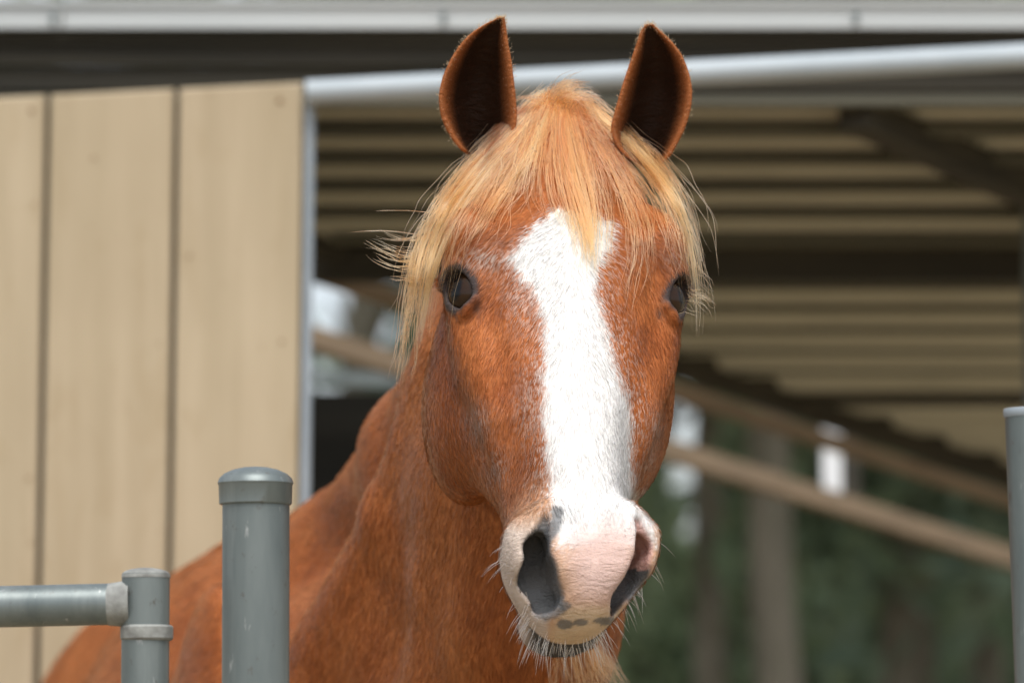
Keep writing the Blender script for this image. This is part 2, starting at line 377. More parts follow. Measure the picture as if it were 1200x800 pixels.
shrubs = [(800, 25, 'pale green shrub low behind the horse chin'), (880, 26, 'bright green shrub under the slanting brown rail'),
          (985, 25.5, 'dark shrub between the tree trunks'), (1090, 26, 'wide shrub right of the grey tree trunk'), (1180, 24.5, 'shrub behind the leaning steel post'), (720, 26, 'shrub hidden mostly by the horse muzzle'), (400, 26, 'shrub behind the low dark back wall')]
for k, (px, D, lb) in enumerate(shrubs):
    x = at(px, 700, D)[0]; o = empty('shrub', (x, D, ground_z(x, D))); tag(o, lb, 'shrub', 'shrubs behind the shelter')
    hz = rng.uniform(1.5, 1.9)
    P = clump_points((x, D, hz), rng.uniform(.9, 1.3), hz*.95, 45, 50, .16)
    P[:, 2] = np.maximum(P[:, 2], .03)
    link('foliage', leaf_cloud(P, 0, .085), MAT[['leaf_b', 'leaf_b', 'leaf_a', 'leaf_c', 'leaf_a'][k % 5]], o)
    mb = MB()
    for q in range(6):
        a = q*1.05; mb.tube([(x, D, 0), (x+.25*math.cos(a), D+.25*math.sin(a), hz*.7), (x+.6*math.cos(a), D+.6*math.sin(a), hz*1.3)], [.03, .02, .006], 6)
    mb.build('stem', MAT['bark'], o)
n = 26000
P = np.stack([rng.uniform(-13, 17, n), rng.uniform(38, 48, n), rng.uniform(0, 1, n)], 1)
hill = np.array([ground_z(a, b) for a, b in P[:, :2]])
top = 7.2+1.2*np.sin(P[:, 0]*.9)+.8*np.sin(P[:, 0]*2.3+1)
P[:, 2] = hill+P[:, 2]*(top-1.0)
tag(link('far_wood', leaf_cloud(P, 0, .26), MAT['leaf_c']), 'dense dark green wood far behind the shelter', 'wood', kind='stuff')

# ------------------------------------------------------------------ the horse: one implicit body
f4 = np.float32
def rot_head(yaw, pitch, roll):
    cy, sy = math.cos(yaw), math.sin(yaw); Rz = np.array([[cy, -sy, 0], [sy, cy, 0], [0, 0, 1]])
    cr, sr = math.cos(roll), math.sin(roll); Ry = np.array([[cr, 0, sr], [0, 1, 0], [-sr, 0, cr]])
    return Ry@Rz@np.stack([[1, 0, 0], [0, -math.sin(pitch), -math.cos(pitch)], [0, -math.cos(pitch), math.sin(pitch)]], 1)
# head frame: X to the picture's right, T from the poll down the face, N out of the face
RH = rot_head(math.radians(9.5), math.radians(25), math.radians(.6))
HO = np.array([.054, 4.2, 1.691]) - RH@np.array([0, .205, -.045])
SKEW, TWIST = .047, .16   # the nose hangs a little to one side and turns a little more than the skull
def _st(a, b, x): t = np.clip((x-a)/(b-a), 0, 1); return t*t*(3-2*t)
def _off(T, N): return SKEW*np.maximum(T-.205, 0)-TWIST*np.clip(N+.055, -.012, .08)*_st(.36, .50, T)
def to_head(P):
    L = (P-HO)@RH; L[..., 0] += _off(L[..., 1], L[..., 2]); return L
def to_world(L):
    L = np.array(L, float); L[..., 0] -= _off(L[..., 1], L[..., 2]); return L@RH.T+HO

def smin(a, b, k):
    h = np.maximum(k-np.abs(a-b), 0)/k
    return np.minimum(a, b)-h*h*k*.25
def smax(a, b, k): return -smin(-a, -b, k)
def ell(P, c, r):
    q = P-np.asarray(c); r = np.asarray(r)
    k0 = np.sqrt(((q/r)**2).sum(-1)); k1 = np.sqrt(((q/(r*r))**2).sum(-1))
    return k0*(k0-1)/np.maximum(k1, 1e-9)
def ellr(P, c, M, r):
    """ellipsoid whose axes are the rows of M"""
    return ell((P-np.asarray(c))@np.asarray(M).T, (0, 0, 0), r)
def cap(P, a, b, ra, rb):
    a, b = np.asarray(a, float), np.asarray(b, float); d = b-a; q = P-a
    h = np.clip((q@d)/(d@d), 0, 1)
    return np.sqrt(((q-h[:, None]*d)**2).sum(-1))-(ra+(rb-ra)*h)
def chain(P, pts, rad, k):
    f = None
    for i in range(len(pts)-1):
        g = cap(P, pts[i], pts[i+1], rad[i], rad[i+1])
        f = g if f is None else smin(f, g, k)
    return f

TT = np.array([-.04, 0, .05, .10, .15, .20, .26, .32, .38, .44, .485, .53, .565, .60])
A_ = np.array([.045, .060, .082, .095, .102, .102, .094, .082, .070, .059, .054, .046, .035, .024])
ND = np.array([-.06, -.030, -.008, .006, .014, .016, .012, .008, .004, .000, -.002, -.008, -.022, -.045])   # dorsal
NV = np.array([-.12, -.14, -.16, -.175, -.185, -.19, -.185, -.175, -.16, -.145, -.13, -.12, -.115, -.10])   # ventral
PE = np.array([2.0, 2.0, 2.1, 2.2, 2.3, 2.35, 2.4, 2.5, 2.5, 2.4, 2.3, 2.2, 2.1, 2.0])
def smooth_table(T, V):
    xs = np.linspace(T[0], T[-1], 400); v = np.interp(xs, T, V); ker = np.hanning(33); ker /= ker.sum()
    return xs, np.convolve(np.pad(v, 16, mode='edge'), ker, 'valid')
TAB = [smooth_table(TT, a) for a in (A_, ND, NV, PE)]

EYE_C = np.array([.0915, .2135, -.046]); EYE_R = .0268
EO = np.array([.80, .02, .60]); EO /= np.linalg.norm(EO)
EL = np.array([-.30, .93, .25]); EL -= EO*(EO@EL); EL /= np.linalg.norm(EL)
EM = np.stack([EO, EL, np.cross(EO, EL)])
NOS = [(.0450, .490, .006), (.0515, .515, .002), (.0475, .540, -.002), (.0345, .563, -.008)]
def cavity(L):
    P = L.copy(); P[:, 0] = np.abs(P[:, 0])
    f = chain(P, NOS, [.0028, .0070, .0090, .0084], .01)
    g = chain(P, [(a*1.04, b, c+.02) for a, b, c in NOS], [.0028, .0075, .0098, .0090], .01)
    h = chain(P, [(a*.86, b-.012, c-.042) for a, b, c in NOS], [.0035, .009, .011, .010], .01)
    k = chain(P, [(a*.93, b-.006, c-.021) for a, b, c in NOS], [.0035, .009, .0115, .010], .01)
    return smin(smin(smin(f, g, .012), h, .02), k, .02)
def sdf_head(L):
    P = L.copy(); P[:, 0] = np.abs(P[:, 0]); x, t, n = P[:, 0], P[:, 1], P[:, 2]
    a, nd, nv, pe = (np.interp(t, xs, v) for xs, v in TAB)
    c = (nd+nv)/2; b = (nd-nv)/2
    ax = x/a; an = np.abs(n-c)/b
    # the face is narrower towards the dorsal line below the eyes: a wedge section
    q = (ax**pe+an**pe+1e-9)**(1/pe)
    f = (q-1)*np.minimum(a, b)*.95
    f = smax(f, -(t+.035), .03); f = smax(f, t-.574, .03)
    f = smin(f, ell(P, (.075, .260, -.168), (.050, .106, .100)), .035)                     # jowl
    f = smin(f, cap(P, (.085, .19, -.06), (.082, .285, -.06), .025, .02), .03)
    f = smin(f, cap(P, (.088, .25, -.055), (.069, .37, -.05), .019, .008), .022)             # facial crest
    f = smin(f, ell(P, (.087, .163, -.034), (.034, .042, .036)), .03)                       # brow
    f = smin(f, ell(P, EYE_C, (.0300, .0320, .0300)), .014)
    f = smin(f, cap(P, EYE_C+EO*.0240-EL*.0220+EM[2]*.012, EYE_C+EO*.0240-EL*.0220-EM[2]*.012, .0075, .0075), .010)
    f = smin(f, chain(P, [EYE_C+EO*.021+EL*.026+EM[2]*.010, EYE_C+EO*.0215+EL*.028, EYE_C+EO*.021+EL*.026-EM[2]*.010], [.003, .004, .003], .006), .008)   # upper lid fold                                  # lids
    f = smax(f, -ell(P, (.066, .112, .012), (.018, .03, .02)), .03)                          # hollow over the eye
    f = smax(f, -ell(P, (.076, .43, -.004), (.017, .055, .03)), .045)                        # side of the nose
    f = smin(f, ell(P, (.054, .29, -.10), (.034, .11, .07)), .03)                           # cheek between crest and jowl
    f = smin(f, ell(P, (.0465, .511, -.034), (.0240, .040, .036)), .038)                       # nostril wings
    f = smin(f, cap(P, (.0605, .492, -.020), (.0575, .540, -.024), .0075, .0080), .024)
    f = smin(f, cap(P, (.036, .480, -.004), (.031, .535, -.002), .009, .009), .025)             # inner rim
    f = smin(f, ell(P, (0, .540, -.046), (.0445, .042, .047)), .03)                          # upper lip
    f = smax(f, (x-.067+.72*(t-.540))*.8, .024)                                             # the muzzle tapers to the lips
    lip = ell(P, (0, .546, -.104), (.042, .027, .040))
    f = smax(smin(f, lip, .008), -chain(P, [(0, .587, -.072), (.03, .583, -.076), (.05, .565, -.092), (.058, .54, -.12)], [.0022, .0022, .002, .001], .004), .004)
    f = smax(f, -ellr(P, EYE_C+EO*.021+EL*.0005, EM, (.026, .0215, .0152)), .005)                    # eye opening
    f = smin(f, chain(P, [(.090, .262, -.044), (.079, .31, -.040), (.069, .35, -.040)], [.002, .003, .002], .006), .03)   # vein
    f = smax(f, -cavity(L), .009)
    return f
# body parts in world coordinates
def sdf_neck(P):
    f = chain(P, [(.052, 4.33, 1.80), (-.02, 4.56, 1.70), (-.10, 4.85, 1.585), (-.20, 5.25, 1.47)], [.055, .058, .06, .075], .05)      # crest
    g = chain(P, [(.055, 4.345, 1.70), (.01, 4.52, 1.53), (-.06, 4.78, 1.36), (-.14, 5.05, 1.22)], [.085, .105, .135, .19], .06)
    f = smin(f, g, .13)
    g = chain(P, [(.055, 4.36, 1.58), (.018, 4.50, 1.38), (-.030, 4.68, 1.20), (-.075, 4.80, 1.08)], [.072, .085, .12, .16], .05)            # throat
    f = smin(f, g, .07)
    g = chain(P, [(-.066, 4.50, 1.66), (-.132, 4.62, 1.50), (-.200, 4.78, 1.36), (-.25, 4.92, 1.20)], [.012, .020, .026, .05], .03)         # long neck muscle
    f = smin(f, g, .060)
    g = chain(P, [(-.035, 4.42, 1.58), (-.062, 4.52, 1.42), (-.080, 4.60, 1.25), (-.09, 4.68, 1.1)], [.022, .032, .040, .05], .03)           # jugular muscle
    return smin(f, g, .035)
BU = np.array([-.23, .973, 0]); BU /= np.linalg.norm(BU); BS = np.array([BU[1], -BU[0], 0]); BM = np.stack([BS, BU, [0, 0, 1]])
def sdf_trunk(P):
    f = ellr(P, (-.28, 5.62, 1.215), BM, (.285, .72, .32))                          # barrel
    f = smin(f, ellr(P, (-.435, 6.22, 1.21), BM, (.275, .38, .30)), .10)            # quarters
    f = smin(f, ellr(P, (-.15, 5.02, 1.13), BM, (.225, .30, .30)), .08)             # shoulders
    f = smin(f, ellr(P, (-.105, 4.86, 1.02), BM, (.19, .17, .17)), .06)             # breast
    f = smin(f, cap(P, (-.20, 5.18, 1.46), (-.29, 5.5, 1.42), .07, .09), .08)       # withers
    f = smin(f, ellr(P, (-.345, 5.05, 1.19), BM, (.055, .17, .25)), .05)            # shoulder blade
    return f
def sdf_legs(P):
    f = None
    for s in (-1, 1):
        sx = BS*s
        o = np.array([-.13, 5.0, 0])+sx*.13                                        # fore legs
        g = chain(P, [o+[0, 0, .95], o+[0, -.03, .72], o+[0, -.02, .50], o+[0, -.02, .43], o+[0, -.02, .20], o+[0, -.035, .14], o+[0, -.06, .07]],
                  [.11, .075, .048, .047, .034, .04, .036], .03)
        g = smin(g, cap(P, o+[0, -.065, .07], o+[0, -.08, .025], .05, .06), .015)
        f = g if f is None else np.minimum(f, g)
        o = np.array([-.45, 6.30, 0])+sx*.15                                       # hind legs
        g = chain(P, [o+[0, 0, 1.1], o+[0, -.10, .85], o+[0, .12, .58], o+[0, .10, .50], o+[0, .06, .22], o+[0, .03, .14], o+[0, .0, .07]],
                  [.17, .13, .06, .052, .038, .044, .038], .04)
        g = smin(g, cap(P, o+[0, -.005, .07], o+[0, -.02, .025], .05, .06), .015)
        f = np.minimum(f, g)
    return f
HC = to_world([0, .3, -.1])
def sdf(P):
    P = np.asarray(P, float); n = len(P); out = np.full(n, 9.0)
    far = np.sqrt(((P-HC)**2).sum(1))
    m = far < .50
    fh = far-.36
    if m.any(): fh[m] = sdf_head(to_head(P[m]))
    y, z = P[:, 1], P[:, 2]
    def region(mask, fn, lower):
        r = lower.copy() if isinstance(lower, np.ndarray) else np.full(n, lower)
        if mask.any(): r[mask] = fn(P[mask])
        return r
    fn_ = region((y > 4.12) & (y < 5.75) & (z > .75), sdf_neck, np.maximum(.13, np.maximum(4.12-y, y-5.75)+.13))
    ft = region((y > 4.50) & (z > .55), sdf_trunk, np.maximum(.15, np.maximum(4.5-y, .55-z)+.15))
    fl = region((z < 1.45) & (y > 4.6), sdf_legs, np.maximum(.16, np.maximum(z-1.45, 4.6-y)+.16))
    fb = smin(smin(fn_, ft, .08), fl, .06)
    fb = smax(fb, -z+.003, .004)
    return smin(fh, fb, .022)

# sparse surface nets on a graded grid: 2.4 mm on the head, coarser on the body
def axis(lo, a, b, hi, fine, coarse):
    return np.unique(np.concatenate([np.arange(lo, a, coarse), np.arange(a, b, fine), np.arange(b, hi, coarse)]).round(6))
FINE = 0.0026
AX = [axis(-.80, -.16, .24, .45, FINE, .012), axis(3.93, 3.95, 4.44, 6.75, FINE, .011), axis(-.02, 1.27, 1.95, 1.96, FINE, .014)]
nx, ny, nz = map(len, AX)
G = np.empty((nx, ny, nz), f4); CH = 12
def starts(n): return [(i, min(i+CH, n-1)) for i in range(0, n-1, CH)]
blocks = [(a, b, c) for a in starts(nx) for b in starts(ny) for c in starts(nz)]
cen = np.array([[(AX[k][s[k][0]]+AX[k][s[k][1]])/2 for k in range(3)] for s in blocks])
hal = np.array([math.sqrt(sum((AX[k][s[k][1]]-AX[k][s[k][0]])**2 for k in range(3)))/2 for s in blocks])
fc = sdf(cen)
todo = []
for s, f0, h in zip(blocks, fc, hal):
    (a0, a1), (b0, b1), (c0, c1) = s
    if abs(f0) > 1.6*h+.02: G[a0:a1+1, b0:b1+1, c0:c1+1] = f0
    else: todo.append(s)
for q in range(0, len(todo), 60):
    part = todo[q:q+60]; pts = []
    for (a0, a1), (b0, b1), (c0, c1) in part:
        pts.append(np.stack(np.meshgrid(AX[0][a0:a1+1], AX[1][b0:b1+1], AX[2][c0:c1+1], indexing='ij'), -1).reshape(-1, 3))
    val = sdf(np.concatenate(pts)); o_ = 0
    for ((a0, a1), (b0, b1), (c0, c1)), p in zip(part, pts):
        G[a0:a1+1, b0:b1+1, c0:c1+1] = val[o_:o_+len(p)].reshape(a1-a0+1, b1-b0+1, c1-c0+1); o_ += len(p)
neg = G < 0
cnt = sum(neg[i:nx-1+i, j:ny-1+j, k:nz-1+k].astype(np.int8) for i in (0, 1) for j in (0, 1) for k in (0, 1))
act = (cnt > 0) & (cnt < 8); ci = np.argwhere(act)
vid = np.full(act.shape, -1, np.int32); vid[act] = np.arange(len(ci))
acc = np.zeros((len(ci), 3)); num = np.zeros(len(ci))
for ax_ in range(3):
    for o1 in (0, 1):
        for o2 in (0, 1):
            off = np.zeros(3, int); oth = [k for k in range(3) if k != ax_]; off[oth[0]] = o1; off[oth[1]] = o2
            ia = ci+off; ib = ia.copy(); ib[:, ax_] += 1
            fa, fb = G[ia[:, 0], ia[:, 1], ia[:, 2]], G[ib[:, 0], ib[:, 1], ib[:, 2]]
            m = (fa < 0) != (fb < 0); tt = fa[m]/(fa[m]-fb[m])
            pa = np.stack([AX[k][ia[m, k]] for k in range(3)], 1); pb = np.stack([AX[k][ib[m, k]] for k in range(3)], 1)
            acc[m] += pa+(pb-pa)*tt[:, None]; num[m] += 1
V = acc/num[:, None]
quads = []
for ax_ in range(3):
    sl0 = [slice(None)]*3; sl1 = [slice(None)]*3; sl0[ax_] = slice(0, -1); sl1[ax_] = slice(1, None)
    n0, n1 = neg[tuple(sl0)], neg[tuple(sl1)]
    e = np.argwhere(n0 != n1); u, v = [k for k in range(3) if k != ax_]
    ok = (e[:, u] > 0) & (e[:, v] > 0) & (e[:, u] < AX[u].size-1) & (e[:, v] < AX[v].size-1); e = e[ok]
    flip = n0[e[:, 0], e[:, 1], e[:, 2]]
    def cid(du, dv):
        c = e.copy(); c[:, u] += du; c[:, v] += dv; return vid[c[:, 0], c[:, 1], c[:, 2]]
    Q = np.stack([cid(-1, -1), cid(0, -1), cid(0, 0), cid(-1, 0)], 1)
    if ax_ == 1: flip = ~flip
    Q[~flip] = Q[~flip][:, ::-1]; quads.append(Q)
Q = np.concatenate(quads)
del G, neg, cnt, act, vid
def grad(P, e=.0008):
    g = np.stack([sdf(P+np.eye(3)[k]*e)-sdf(P-np.eye(3)[k]*e) for k in range(3)], 1)/(2*e); return g
for it in range(2):
    g = grad(V); g2 = (g*g).sum(1); stp = np.clip(sdf(V)/np.maximum(g2, .05), -.004, .004)
    V -= g*stp[:, None]
g = grad(V); NRM = g/np.linalg.norm(g, axis=1)[:, None]
# make sure faces point outwards
fn = np.cross(V[Q[:, 1]]-V[Q[:, 0]], V[Q[:, 2]]-V[Q[:, 0]])
bad = (fn*NRM[Q[:, 0]]).sum(1) < 0; Q[bad] = Q[bad][:, ::-1]

# ---------------------------------------------------------------- value noise and marking shapes
def vnoise(P, scale, seed=0):
    p = np.asarray(P)*scale; i = np.floor(p).astype(np.int64); f = p-i; f = f*f*(3-2*f); r = 0
    for a in (0, 1):
        for b in (0, 1):
            for c in (0, 1):
                h = ((i[:, 0]+a)*374761393+(i[:, 1]+b)*668265263+(i[:, 2]+c)*2147483647+seed*1274126177) & 0xffffffff
                h = ((h ^ (h >> 13))*1274126177) & 0xffffffff; h = (h ^ (h >> 16)) & 0xffff
                wgt = (f[:, 0] if a else 1-f[:, 0])*(f[:, 1] if b else 1-f[:, 1])*(f[:, 2] if c else 1-f[:, 2])
                r = r+wgt*h/65535.0
    return r
def fbm(P, s, seed=0): return (vnoise(P, s, seed)*.5+vnoise(P, s*2.1, seed+1)*.3+vnoise(P, s*4.3, seed+2)*.2)
def poly_sd(u, v, poly):
    p = np.array(poly, float); q = np.roll(p, -1, 0); d2 = np.full(len(u), 1e12); ins = np.zeros(len(u), bool)
    for (ax, ay), (bx, by) in zip(p, q):
        ex, ey = bx-ax, by-ay; wx, wy = u-ax, v-ay
        h = np.clip((wx*ex+wy*ey)/(ex*ex+ey*ey), 0, 1)
        d2 = np.minimum(d2, (wx-ex*h)**2+(wy-ey*h)**2)
        c = ((ay <= v) & (by > v)) | ((by <= v) & (ay > v))
        with np.errstate(divide='ignore', invalid='ignore'):
            ins ^= c & (u < ax+(v-ay)*ex/(ey if ey != 0 else 1e-9))
    d = np.sqrt(d2); return np.where(ins, -d, d)
def sst(a, b, x): t = np.clip((x-a)/(b-a), 0, 1); return t*t*(3-2*t)
BLAZE = [(650, 243), (628, 262), (616, 282), (597, 302), (611, 318), (628, 338), (636, 372), (639, 410), (637, 450), (637, 490), (643, 525),
         (644, 560), (649, 590), (652, 640), (770, 640), (764, 610), (750, 592), (742, 565), (739, 530), (741, 495), (736, 468), (722, 440),
         (715, 405), (706, 372), (697, 340), (703, 312), (716, 285), (716, 262), (690, 246)]
PINK = [(664, 612), (700, 592), (740, 598), (768, 612), (775, 690), (750, 722), (700, 728), (664, 724), (650, 690), (640, 640)]
GREY1 = [(648, 592), (661, 597), (657, 618), (645, 636), (633, 640), (636, 622), (646, 608)]
GREY2 = [(618, 690), (640, 688), (662, 700), (660, 718), (640, 728), (626, 722)]
GREY3 = [(735, 668), (748, 668), (760, 664), (764, 690), (752, 706), (738, 708), (731, 690)]
SPOTS = [(661, 709, 8, 6), (681, 729, 9, 5), (709, 727, 13, 5), (662, 731, 10, 6), (726, 725, 6, 3)]
CHEST = np.array([.395, .127, .038]); CHEST_D = np.array([.30, .088, .025]); CHEST_L = np.array([.48, .18, .06])
WHITE = np.array([.74, .725, .70]); PINKC = np.array([.50, .355, .31]); CREAM = np.array([.54, .41, .28])
GREY = np.array([.15, .155, .16]); DARK = np.array([.035, .036, .038])
def mixc(c, d, w): return c*(1-w[:, None])+np.asarray(d)*w[:, None]
def coat(P, Nr, hair=False):
    """base colour of the animal at surface points: chestnut coat, white blaze, roan hairs, pink and grey muzzle"""
    u, v = project(P); L = to_head(P); n = len(P)
    front = sst(-.15, .15, Nr@(-FWD)); inhead = (sdf_head(L) < .02)
    n1, n2 = fbm(P, 22, 1), fbm(P, 90, 5)
    c = CHEST_D+(CHEST-CHEST_D)*sst(.25, .6, n1)[:, None]; c = mixc(c, CHEST_L, sst(.55, .9, n1)*.5)
    if hair:
        r = rng.uniform(0, 1, n); c = c*(.72+.56*rng.uniform(0, 1, (n, 1)))
        jit = rng.uniform(0, 1, n)
    else: jit = vnoise(P, 700, 9)
    x, t, nn = np.abs(L[:, 0]), L[:, 1], L[:, 2]
    face = inhead*front
    neck = (1-inhead)*sst(5.4, 4.9, P[:, 1]); c = mixc(c, np.array([.54, .225, .08])*(.75+.5*fbm(P*np.array([1, 1, .25]), 40, 31)[:, None]), neck*(.05+.30*sst(.35, .75, fbm(P*np.array([1, 1, .3]), 9, 33))))
    # soft pale area on the lower cheeks beside the nostrils
    pale = sst(.40, .50, t)*sst(-.11, -.04, nn)*face*(.35+.5*n2)
    c = mixc(c, (.58, .42, .28), np.clip(pale, 0, .65))
    d = poly_sd(u, v, BLAZE)+(n1-.5)*10+(n2-.5)*10
    white = sst(5, -5, d+(jit-.5)*14)*face
    roan = sst(46, 0, d)*(jit > .70)*.6*sst(.16, .2, t)
    roan = np.maximum(roan, (np.exp(-(((u-566)/26)**2+((v-303)/13)**2))+np.exp(-(((u-612)/22)**2+((v-345)/40)**2))*.7+np.exp(-(((u-560)/18)**2+((v-492)/20)**2))*.55
                   + np.exp(-(((u-583)/14)**2+((v-545)/22)**2))*.6+np.exp(-(((u-768)/10)**2+((v-495)/18)**2))*.6+np.exp(-(((u-762)/9)**2+((v-530)/14)**2))*.6
                   + np.exp(-(((u-620)/16)**2+((v-480)/40)**2))*.6+np.exp(-(((u-790)/16)**2+((v-300)/16)**2))*.5)*(jit > .48)*.75)
    c = mixc(c, (.66, .56, .50), np.clip(roan*face, 0, 1)); c = mixc(c, WHITE, white)
    dk = np.exp(-(((u-557)/12)**2+((v-505)/16)**2))*.3+np.exp(-(((u-580)/9)**2+((v-553)/9)**2))*.4+np.exp(-(((u-772)/6)**2+((v-508)/10)**2))*.35
    c = mixc(c, (.10, .075, .06), np.clip(dk*face, 0, 1))
    # muzzle
    mz = sst(.44, .47, t)*face
    alar = sst(648, 636, u)*sst(598, 628, v)*mz
    c = mixc(c, np.array([.50, .425, .37])*(.8+.4*n2[:, None]), alar*.85)
    d = poly_sd(u, v, PINK)+(n2-.5)*12; c = mixc(c, PINKC*(.88+.3*n2[:, None]), sst(8, -46, d)*mz*.95)
    c = mixc(c, CREAM*(.85+.3*n2[:, None]), sst(702, 722, v+(n1-.5)*16)*sst(645, 665, u+(v-720)*.4)*mz*.9)
    for pg, wgt in ((GREY1, .9), (GREY2, .85), (GREY3, .9)):
        d = poly_sd(u, v, pg)+(n2-.5)*9; c = mixc(c, GREY*(.7+.6*n2[:, None]), sst(3, -3, d)*mz*wgt)
    for sx, sy, sa, sb in SPOTS:
        dd = ((u-sx)/sa)**2+((v-sy)/sb)**2+(n2-.5)*.8; c = mixc(c, GREY*.7, sst(1.2, .7, dd)*mz*.8)
    c = mixc(c, DARK*1.2, inhead*sst(.555, .57, t)*sst(-.066, -.074, nn))
    c = mixc(c, DARK*1.6, inhead*sst(.50, .53, t)*sst(-.088, -.096, nn)*.0)
    cav = cavity(L); inn = inhead*sst(.0035, -.0005, cav)
    pinkn = ((L[:, 0] > 0) & (v < 667)).astype(float)*inn
    c = mixc(c, GREY*.7, inn*(1-pinkn)); c = mixc(c, (.52, .30, .26), pinkn*sst(-.06, -.02, nn))
    # dark skin round the eyes
    q = ((L*np.array([np.sign(L[:, 0]), np.ones(n), np.ones(n)]).T-(EYE_C+EO*.021))@EM.T)/np.array([.030, .0305, .0260])
    ring_ = sst(1.10, .82, np.sqrt((q*q).sum(1))+(n2-.5)*.25)*inhead; c = mixc(c, (.036, .036, .038), ring_*.95)
    q2 = np.exp(-(((u-560)/5)**2+((v-360)/8)**2))+np.exp(-(((u-772)/4)**2+((v-366)/7)**2)); c = mixc(c, (.06, .05, .045), np.clip(q2*face*.7, 0, 1))
    # hooves and lower legs
    c = mixc(c, (.10, .085, .07), sst(.085, .075, P[:, 2]))
    bare = np.maximum.reduce([mz*sst(588, 640, v), inn, ring_, inhead*sst(.56, .58, t)])
    return np.clip(c, 0, 1), bare, L, u, v

HX, HY = -.2, 5.3
horse = empty('horse', (HX, HY, 0))
tag(horse, 'chestnut horse with white blaze and flaxen forelock looking at the camera', 'horse')
# ---------------------------------------------------------------- ears (joined to the body mesh)
EAR_L = [(176, 545, 580), (166, 536, 592), (152, 527, 600), (135, 520, 602), (112, 517.5, 600.5), (90, 522, 598), (68, 532, 595.5), (50, 544, 592), (37, 557, 590.5), (28, 571, 589.5), (23, 582, 588.8), (20.5, 586, 588.2)]
EAR_R = [(192, 752, 772), (182, 735, 782), (168, 724, 790), (150, 719, 799), (128, 725, 806), (106, 731, 808), (84, 738, 804), (64, 745, 796), (48, 750, 784), (37, 753.5, 772), (31.5, 757, 766), (28.5, 760, 763)]
def ear(rows, D, side):
    vs, cs, fs, dk = [], [], [], []; m = 17; R = len(rows)
    ys = np.linspace(0, R-1, 34); rows = np.array(rows, float)
    rr = np.stack([np.interp(ys, np.arange(R), rows[:, k]) for k in range(3)], 1)
    ker = np.array([.25, .5, .25])
    for k in range(3): rr[1:-1, k] = np.convolve(rr[:, k], ker, 'valid')
    M = len(rr)
    for layer in (0, 1):
        for i, (py, pl, pr) in enumerate(rr):
            s = i/(M-1); Dm = D-.02*s
            a, b_ = at(pl, py, Dm), at(pr, py, Dm); wd = b_[0]-a[0]
            depth = (.060*(1-s)+.012)*min(1, wd/.06)
            for j in range(m):
                q = j/(m-1)*2-1; p = a+(b_-a)*(q*.5+.5)
                cup = depth*(1-abs(q)**2.2)
                if layer == 1:
                    th = .0052*(1-.5*s)+.002
                    cup += th*(1.15-abs(q)**4*.75); p = p+np.array([q*th*.55, 0, .0004 if s > .97 else 0])
                else: cup += .0012
                p = p+np.array([0, cup, 0]); vs.append(p); dk.append((layer, abs(q), s))
    o1 = M*m
    for i in range(M-1):
        for j in range(m-1):
            a = i*m+j; fs.append((a, a+1, a+m+1, a+m)); fs.append((o1+a, o1+a+m, o1+a+m+1, o1+a+1))
        fs.append((i*m, i*m+m, o1+i*m+m, o1+i*m)); a = i*m+m-1; fs.append((a, o1+a, o1+a+m, a+m))
    for j in range(m-1):
        a = (M-1)*m+j; fs.append((a, a+1, o1+a+1, o1+a)); fs.append((j, o1+j, o1+j+1, j+1))
    return np.array(vs), fs, np.array(dk)
allV, allF, allC = [V], [tuple(map(int, q)) for q in Q], []
c0, bare0, L0, u0, v0 = coat(V, NRM)
allC.append(c0); BARE = [bare0]; off = len(V); EARS = []
for rows, D, side in ((EAR_L, 4.255, -1), (EAR_R, 4.275, 1)):
    ev, ef, dk = ear(rows, D, side)
    inner = (dk[:, 0] == 0)*sst(1.0, .62, dk[:, 1])*sst(1.0, .90, dk[:, 2])
    nz_ = fbm(ev, 60, 3)
    cc = mixc(np.tile(CHEST*.72, (len(ev), 1))*(.8+.4*nz_[:, None]), (.022, .009, .004), inner)
    allV.append(ev); allF += [tuple(i+off for i in f) for f in ef]; allC.append(cc); BARE.append(np.ones(len(ev)))
    EARS.append((ev, dk)); off += len(ev)
VV = np.concatenate(allV); CC = np.concatenate(allC); BB_ = np.concatenate(BARE)
base = np.array([HX, HY, 0])
def raw_mesh(name, verts, faces):
    me = bpy.data.meshes.new(name)
    me.from_pydata(verts, [], faces) if not isinstance(faces, np.ndarray) else None
    return me
me = bpy.data.meshes.new('body'); nV = len(VV)
me.vertices.add(nV); me.vertices.foreach_set('co', (VV-base).ravel())
li = np.array(allF, np.int32); nf = len(li)
me.loops.add(4*nf); me.loops.foreach_set('vertex_index', li.ravel())
me.polygons.add(nf); me.polygons.foreach_set('loop_start', np.arange(0, 4*nf, 4, dtype=np.int32))
me.polygons.foreach_set('use_smooth', np.ones(nf, bool))
me.update(calc_edges=True); me.validate()
at_ = me.attributes.new('coat_color', 'FLOAT_COLOR', 'POINT'); at_.data.foreach_set('color', np.c_[CC, np.ones(nV)].ravel().astype(f4))
at_ = me.attributes.new('bare', 'FLOAT', 'POINT'); at_.data.foreach_set('value', BB_.astype(f4))
m, nt, b = material('horse_skin_and_coat', CHEST, .6, 0, .15)
ca = nt.nodes.new('ShaderNodeAttribute'); ca.attribute_name = 'coat_color'
ba = nt.nodes.new('ShaderNodeAttribute'); ba.attribute_name = 'bare'
nt.links.new(ca.outputs['Color'], b.inputs['Base Color'])
f1 = noise_tex(nt, 75, 5, (.6, 1, 1.9), .6, dist=1.0); f2 = noise_tex(nt, 420, 3)
ad = nt.nodes.new('ShaderNodeMath'); ad.operation = 'MULTIPLY_ADD'; ad.inputs[1].default_value = .3
nt.links.new(f2, ad.inputs[0]); nt.links.new(f1, ad.inputs[2])
